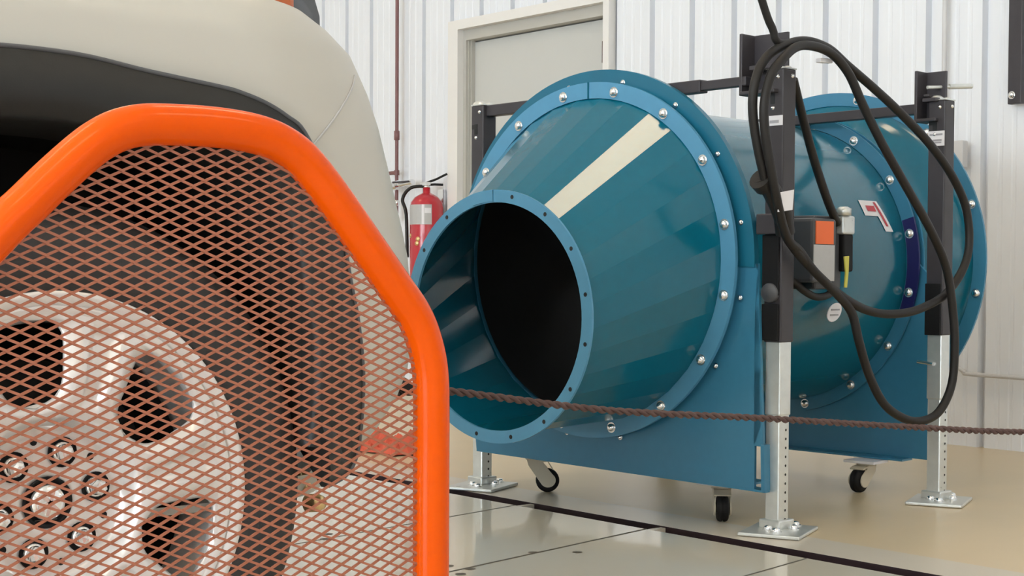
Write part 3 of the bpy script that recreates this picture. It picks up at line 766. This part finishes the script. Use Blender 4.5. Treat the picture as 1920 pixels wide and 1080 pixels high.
b = MB(); b.lathe([(.0001, .03), (.010, .028), (.014, .018), (.014, 0), (.0001, 0)], (1.258, 1.95, .352), (.3, -.9, .1), 16); b.tube([(1.258, 1.95, .372), (1.25, 1.96, .40)], .008, 8); b.build('tie_down_bolt', M_brass, car)
# cab behind the hood
b = MB()
prof = [(-.15, 1.145), (-.75, 1.66), (-1.6, 1.70), (-1.6, 1.143)]
b.prism(prof, lambda a, z, h: Vector((a, h + (.16 if h < YM else -.16) * max(0, (z - 1.14) / .55), z)), 1.93, 3.87)
cabn = b.build('cab', M_white, car)
b = MB(); b._add([(-.185, 2.12, 1.18), (-.185, 3.68, 1.18), (-.705, 3.58, 1.625), (-.705, 2.22, 1.625)], [(0, 1, 2, 3)]); b.build('windscreen', M_glass, cabn, mods=[('SOLIDIFY', dict(thickness=.008, offset=1))])
b = MB(); b._add([(-.35, 1.952, 1.20), (-.80, 2.073, 1.62), (-1.55, 2.075, 1.63), (-1.55, 1.950, 1.20)], [(0, 1, 2, 3)]); b.build('side_window', M_glass, cabn, mods=[('SOLIDIFY', dict(thickness=.01, offset=0))])

# ---- wheel (child of the vehicle): axis along -y
wh = MB()
# tyre profile (r, h along -y from the wheel plane)
tp = [(.262, .020), (.272, .030), (.290, .036), (.315, .040), (.345, .038), (.368, .028), (.382, .012), (.391, -.005)]
for k in range(7):
    h0 = -.012 - .030 * k; tp += [(.3965, h0), (.3965, h0 - .020), (.389, h0 - .0215), (.389, h0 - .0285)]
tp += [(.391, -.23), (.382, -.245), (.345, -.270), (.290, -.268), (.262, -.250)]
wh.lathe(tp, WC, (0, -1, 0), 96)
tyre = wh.build('tyre', M_tyre, car)
# spoked face, six sectors that meet only at hub and rim
r1, r2 = .134, .246
def half_open(r):
    t_ = (r - r1) / (r2 - r1)
    if t_ <= 0 or t_ >= 1: return 0.0
    sh = (1 - abs(2 * t_ - 1) ** 4.4) ** (1 / 2.6)
    return rad(13.8 + 2.4 * t_) * sh
def face_h(r, dphi, hw):
    # h outward: hub pan set back, spokes swell, rim flange
    if r < .098: h = -.010
    elif r < .122: t_ = (r - .098) / .024; h = -.010 + .036 * t_ * t_ * (3 - 2 * t_)
    elif r < .170: h = .026 + .006 * math.sin((r - .122) / .048 * PI / 2)
    elif r < .245: t_ = (r - .170) / .075; h = .032 - .020 * t_
    else: h = .012
    # ridge lines down each spoke
    if .125 < r < .245:
        k = abs(dphi) / max(hw, 1e-4)
        h -= .012 * max(0, k - .60) ** 1.5 / .4 ** 1.5
        h -= .011 * math.exp(-(dphi / rad(5.0)) ** 6) * min(1, (r - .125) / .02) * min(1, (.245 - r) / .015)
    return h
rr = [.0295, .045, .060, .075, .090, .098, .104, .110, .116, .122, .130, .138]
nin = 22
rr += [r1 + (r2 - r1) * (k + 1) / nin for k in range(nin)]
rr += [.246, .252, .258]
b = MB(); nj = 36
for s_ in range(6):
    ph = rad(71.5 + 60 * s_); rows = []
    for r in rr:
        hw = rad(30) - half_open(r)
        rows.append([WC + Vector((r * math.cos(ph + dp), -face_h(r, dp, hw) - .012, r * math.sin(ph + dp))) for dp in [(-1 + 2 * j / nj) * hw for j in range(nj + 1)]])
    b.grid(rows)
b.lathe([(.258, .024), (.264, .030), (.272, .034), (.279, .035), (.281, .030), (.276, .018), (.262, .006), (.258, 0.0)], WC, (0, -1, 0), 120)
whl = b.build('alloy_wheel', M_alloy, car, mods=[('WELD', dict(merge_threshold=.0003)), ('SOLIDIFY', dict(thickness=.022, offset=0.0))])
# make the thickness grow inwards
whl.modifiers['SOLIDIFY'].offset = -1
b = MB(); b.lathe([(.256, .005), (.250, -.02), (.238, -.06), (.232, -.20), (.258, -.245)], WC, (0, -1, 0), 96); b.build('rim_barrel', M_alloy, whl)
b = MB(); b.lathe([(.0001, -.075), (.185, -.075), (.185, -.095), (.0001, -.095)], WC, (0, -1, 0), 64); b.build('brake_disc', M_liner, whl)
b = MB(); b.lathe([(.231, -.06), (.231, -.19), (.0001, -.19)], WC, (0, -1, 0), 64); b.build('wheel_backing', M_liner, whl)
lug0 = None
for k in range(6):
    t_ = rad(73 + 60 * k); c = WC + Vector((.0685 * math.cos(t_), -.002, .0685 * math.sin(t_)))
    if lug0 is None:
        b = MB(); b.lathe([(.0195, .0012), (.0205, .0018), (.0175, -.001), (.0001, -.001)], (0, 0, 0), (0, -1, 0), 24); pk = b.build('lug_pocket', M_blackmatte, whl, local=True)
        b = MB(); b.lathe([(.0105, -.002), (.0115, .004), (.0112, .014), (.0085, .021), (.004, .0235), (.0001, .024)], (0, 0, 0), (0, -1, 0), 6, smooth=False); b.lathe([(.0135, 0), (.0135, .005), (.011, .006)], (0, 0, 0), (0, -1, 0), 20)
        ln = b.build('lug_nut', M_chrome, whl, local=True)
        lug0 = (pk, ln)
        rel = Vector((.831, 2.90, 0))
        pk.location = c - rel + Vector((0, -.0012, 0)); ln.location = c - rel + Vector((0, -.001, 0))
    else:
        for src, dy in ((lug0[0], -.0012), (lug0[1], -.001)):
            copy_part(src, whl, c - rel + Vector((0, dy, 0)))
b = MB(); b.lathe([(.0345, .0015), (.0330, .0030), (.0295, .0005), (.0285, -.004), (.0001, -.004)], WC + Vector((0, -.002, 0)), (0, -1, 0), 40); cap = b.build('cap_recess', M_blackmatte, whl)
b = MB(); b.lathe([(.0225, -.003), (.0240, .002), (.0225, .006), (.010, .0085), (.0001, .009)], WC + Vector((0, -.002, 0)), (0, -1, 0), 40)
for k in range(3):
    a_ = rad(15 + 60 * k); b.box(WC + Vector((0, -.0115, 0)), (.034, .004, .005), Matrix.Rotation(-a_, 3, 'Y'))
b.build('centre_cap', M_chrome, whl)
for k in range(6):
    t_ = rad(43 + 60 * k); c = WC + Vector((.083 * math.cos(t_), -.0025, .083 * math.sin(t_))); b = MB(); b.lathe([(.0001, .0004), (.005, .0004)], c, (0, -1, 0), 12); b.build('hub_hole', M_blackmatte, whl)

# ================================================================== WALL ITEMS
# extinguisher
EX = Vector((5.385, 7.085, 0))
ex = thing('fire_extinguisher', 'red fire extinguisher hanging on the ribbed wall left of the door', 'fire extinguisher', (EX.x, EX.y, .66))
b = MB(); b.lathe([(.0001, .66), (.088, .66), (.096, .675), (.098, .70), (.098, 1.085), (.092, 1.12), (.070, 1.150), (.040, 1.168), (.022, 1.175), (.022, 1.205), (.0001, 1.205)], (EX.x, EX.y, 0), (0, 0, 1), 40); b.build('cylinder', M_extred, ex)
vdir = Vector((-.60, -.80, 0)).normalized(); va = math.atan2(vdir.y, vdir.x)
def wrap(r, a0_, a1_, z0, z1, name, matl, parent):
    b = MB(); b.grid([[Vector((EX.x + r * math.cos(a0_ + (a1_ - a0_) * k / 12), EX.y + r * math.sin(a0_ + (a1_ - a0_) * k / 12), z)) for k in range(13)] for z in (z0, z1)]); return b.build(name, matl, parent)
lb = wrap(.0990, va - 1.4, va + .30, .99, 1.105, 'label', M_greylab, ex)
wrap(.0998, va - .12, va + .26, 1.055, 1.085, 'label_panel', M_label, lb)
wrap(.0998, va - .30, va - .14, .99, 1.105, 'label_band', M_label, lb)
b = MB(); b.lathe([(.0001, .02), (.012, .02), (.02, .012), (.02, 0), (.0001, 0)], EX + Vector((0, 0, 1.205)), (0, 0, 1), 20); b.box(EX + Vector((-.01, .0, 1.228)), (.03, .06, .02)); b.build('valve_head', M_zinc, ex)
b = MB(); dl = Vector((.55, -.83, 0)); b.tube([EX + Vector((0, 0, 1.235)), EX + dl * .06 + Vector((0, 0, 1.255)), EX + dl * .125 + Vector((0, 0, 1.285))], .007, 8); b.tube([EX + Vector((0, 0, 1.222)), EX + dl * .05 + Vector((0, 0, 1.225)), EX + dl * .10 + Vector((0, 0, 1.222))], .007, 8); b.build('lever', M_blackmatte, ex)
b = MB(); b.tube(catmull([EX + Vector((0, 0, 1.215)), EX + Vector((-.07, .06, 1.205)), EX + Vector((-.10, .10, 1.14)), EX + Vector((-.085, .085, 1.05)), EX + Vector((-.08, .08, .80))], 6), .010, 10); b.build('hose', M_rubber, ex)
for a_, z in ((va - .55, .905), (va - .62, .880), (va - 1.25, .925)): b = MB(); b.lathe([(.0001, .006), (.010, .004), (.014, 0)], EX + Vector((.098 * math.cos(a_), .098 * math.sin(a_), z)), (math.cos(a_), math.sin(a_), 0), 12); b.build('strap_buckle', M_brass, ex)
b = MB(); b.box((WX - .018, EX.y, .95), (.02, .05, .5)); b.build('wall_bracket', M_zinc, ex)
# red-brown pipe with valve
pp = thing('air_line_pipe', 'thin oxide-red vertical pipe on the ribbed wall beside the fire extinguisher', 'pipe', (5.45, 7.47, 1.0))
b = MB(); b.tube([(5.45, 7.47, 1.03), (5.45, 7.47, HC)], .011, 12); b.build('riser', M_pipe, pp)
b = MB(); b.lathe([(.011, 0), (.017, .004), (.017, .055), (.011, .06)], (5.45, 7.47, 1.51), (0, 0, 1), 16); b.build('coupling', M_pipe, pp); b = MB(); b.tube([(5.45, 7.47, 1.315), (5.45, 7.56, 1.315)], .012, 10); b.tube([(5.45, 7.47, 1.30), (5.45, 7.47, 1.33)], .016, 10); b.build('side_stub', M_pipe, pp)
b = MB(); b.tube([(5.44, 7.53, 1.235), (5.43, 7.28, 1.250)], .017, 14); b.tube([(5.44, 7.49, 1.235), (5.44, 7.44, 1.238)], .030, 16); b.build('ball_valve', M_zinc, pp); b = MB(); b.lathe([(.012, 0), (.018, .004), (.018, .03), (.012, .034)], (5.45, 7.47, 1.115), (0, 0, 1), 16); b.build('union_nut', M_zinc, pp)
b = MB(); b.bbox((5.40, 7.36, 1.252), (.014, .16, .010), .003); b.build('valve_handle', M_black, pp)
# surface cable, conduit, box, steel bar
b = MB(); b.tube(catmull([(5.47, 3.70, .352), (5.47, 3.60, .338), (5.47, 3.54, .312), (5.47, 3.46, .302), (5.47, 2.6, .298), (5.47, 1.0, .30), (5.47, -2, .30)], 6), .009, 8)
tag(b.build('surface_cable', M_cond), 'pale grey cable running low along the ribbed wall right of the fan', 'cable')
b = MB(); b.tube([(5.475, 3.662, 1.26), (5.475, 3.662, HC)], .010, 10); cdt = b.build('conduit', M_cond); tag(cdt, 'slim white vertical conduit on the ribbed wall behind the far post', 'conduit')
b = MB(); b.bbox((5.462, 3.585, 1.205), (.04, .075, .11), .004); bx = tag(b.build('outlet_box', M_cond), 'small grey outlet box on the ribbed wall behind the far post', 'outlet box')
wb = thing('wall_bar', 'dark grey flat steel bar bolted vertically to the ribbed wall', 'bar', (5.46, 3.318, 1.39))
b = MB(); b.bbox((5.466, 3.322, 2.585), (.030, .060, 2.39), .003); b.build('bar', M_black, wb)
b = MB(); bolt_mesh(b, (5.451, 3.332, 1.425), (-1, 0, 0)); b.build('bolt', M_zinc, wb)
# crumpled strap on the floor
b = MB(); rows = []; random.seed(3)
for i in range(13):
    row = []
    for j in range(25):
        u_ = i / 12; v_ = j / 24; e = (1 - (2 * u_ - 1) ** 2) * (1 - (2 * v_ - 1) ** 4)
        z = .006 + e * (.055 + .035 * math.sin(9 * v_ + 5 * u_) * math.cos(6 * u_ - 3 * v_) + .02 * random.uniform(-1, 1))
        row.append(Vector((3.42 + .22 * u_ + .015 * math.sin(7 * v_), 4.70 + .36 * v_ + .02 * math.sin(9 * u_), max(.003, z))))
    rows.append(row)
b.grid(rows, smooth=False)
tag(b.build('crumpled_strap', M_cloth), 'crumpled orange-red strap lying on the floor behind the wheel guard', 'strap')
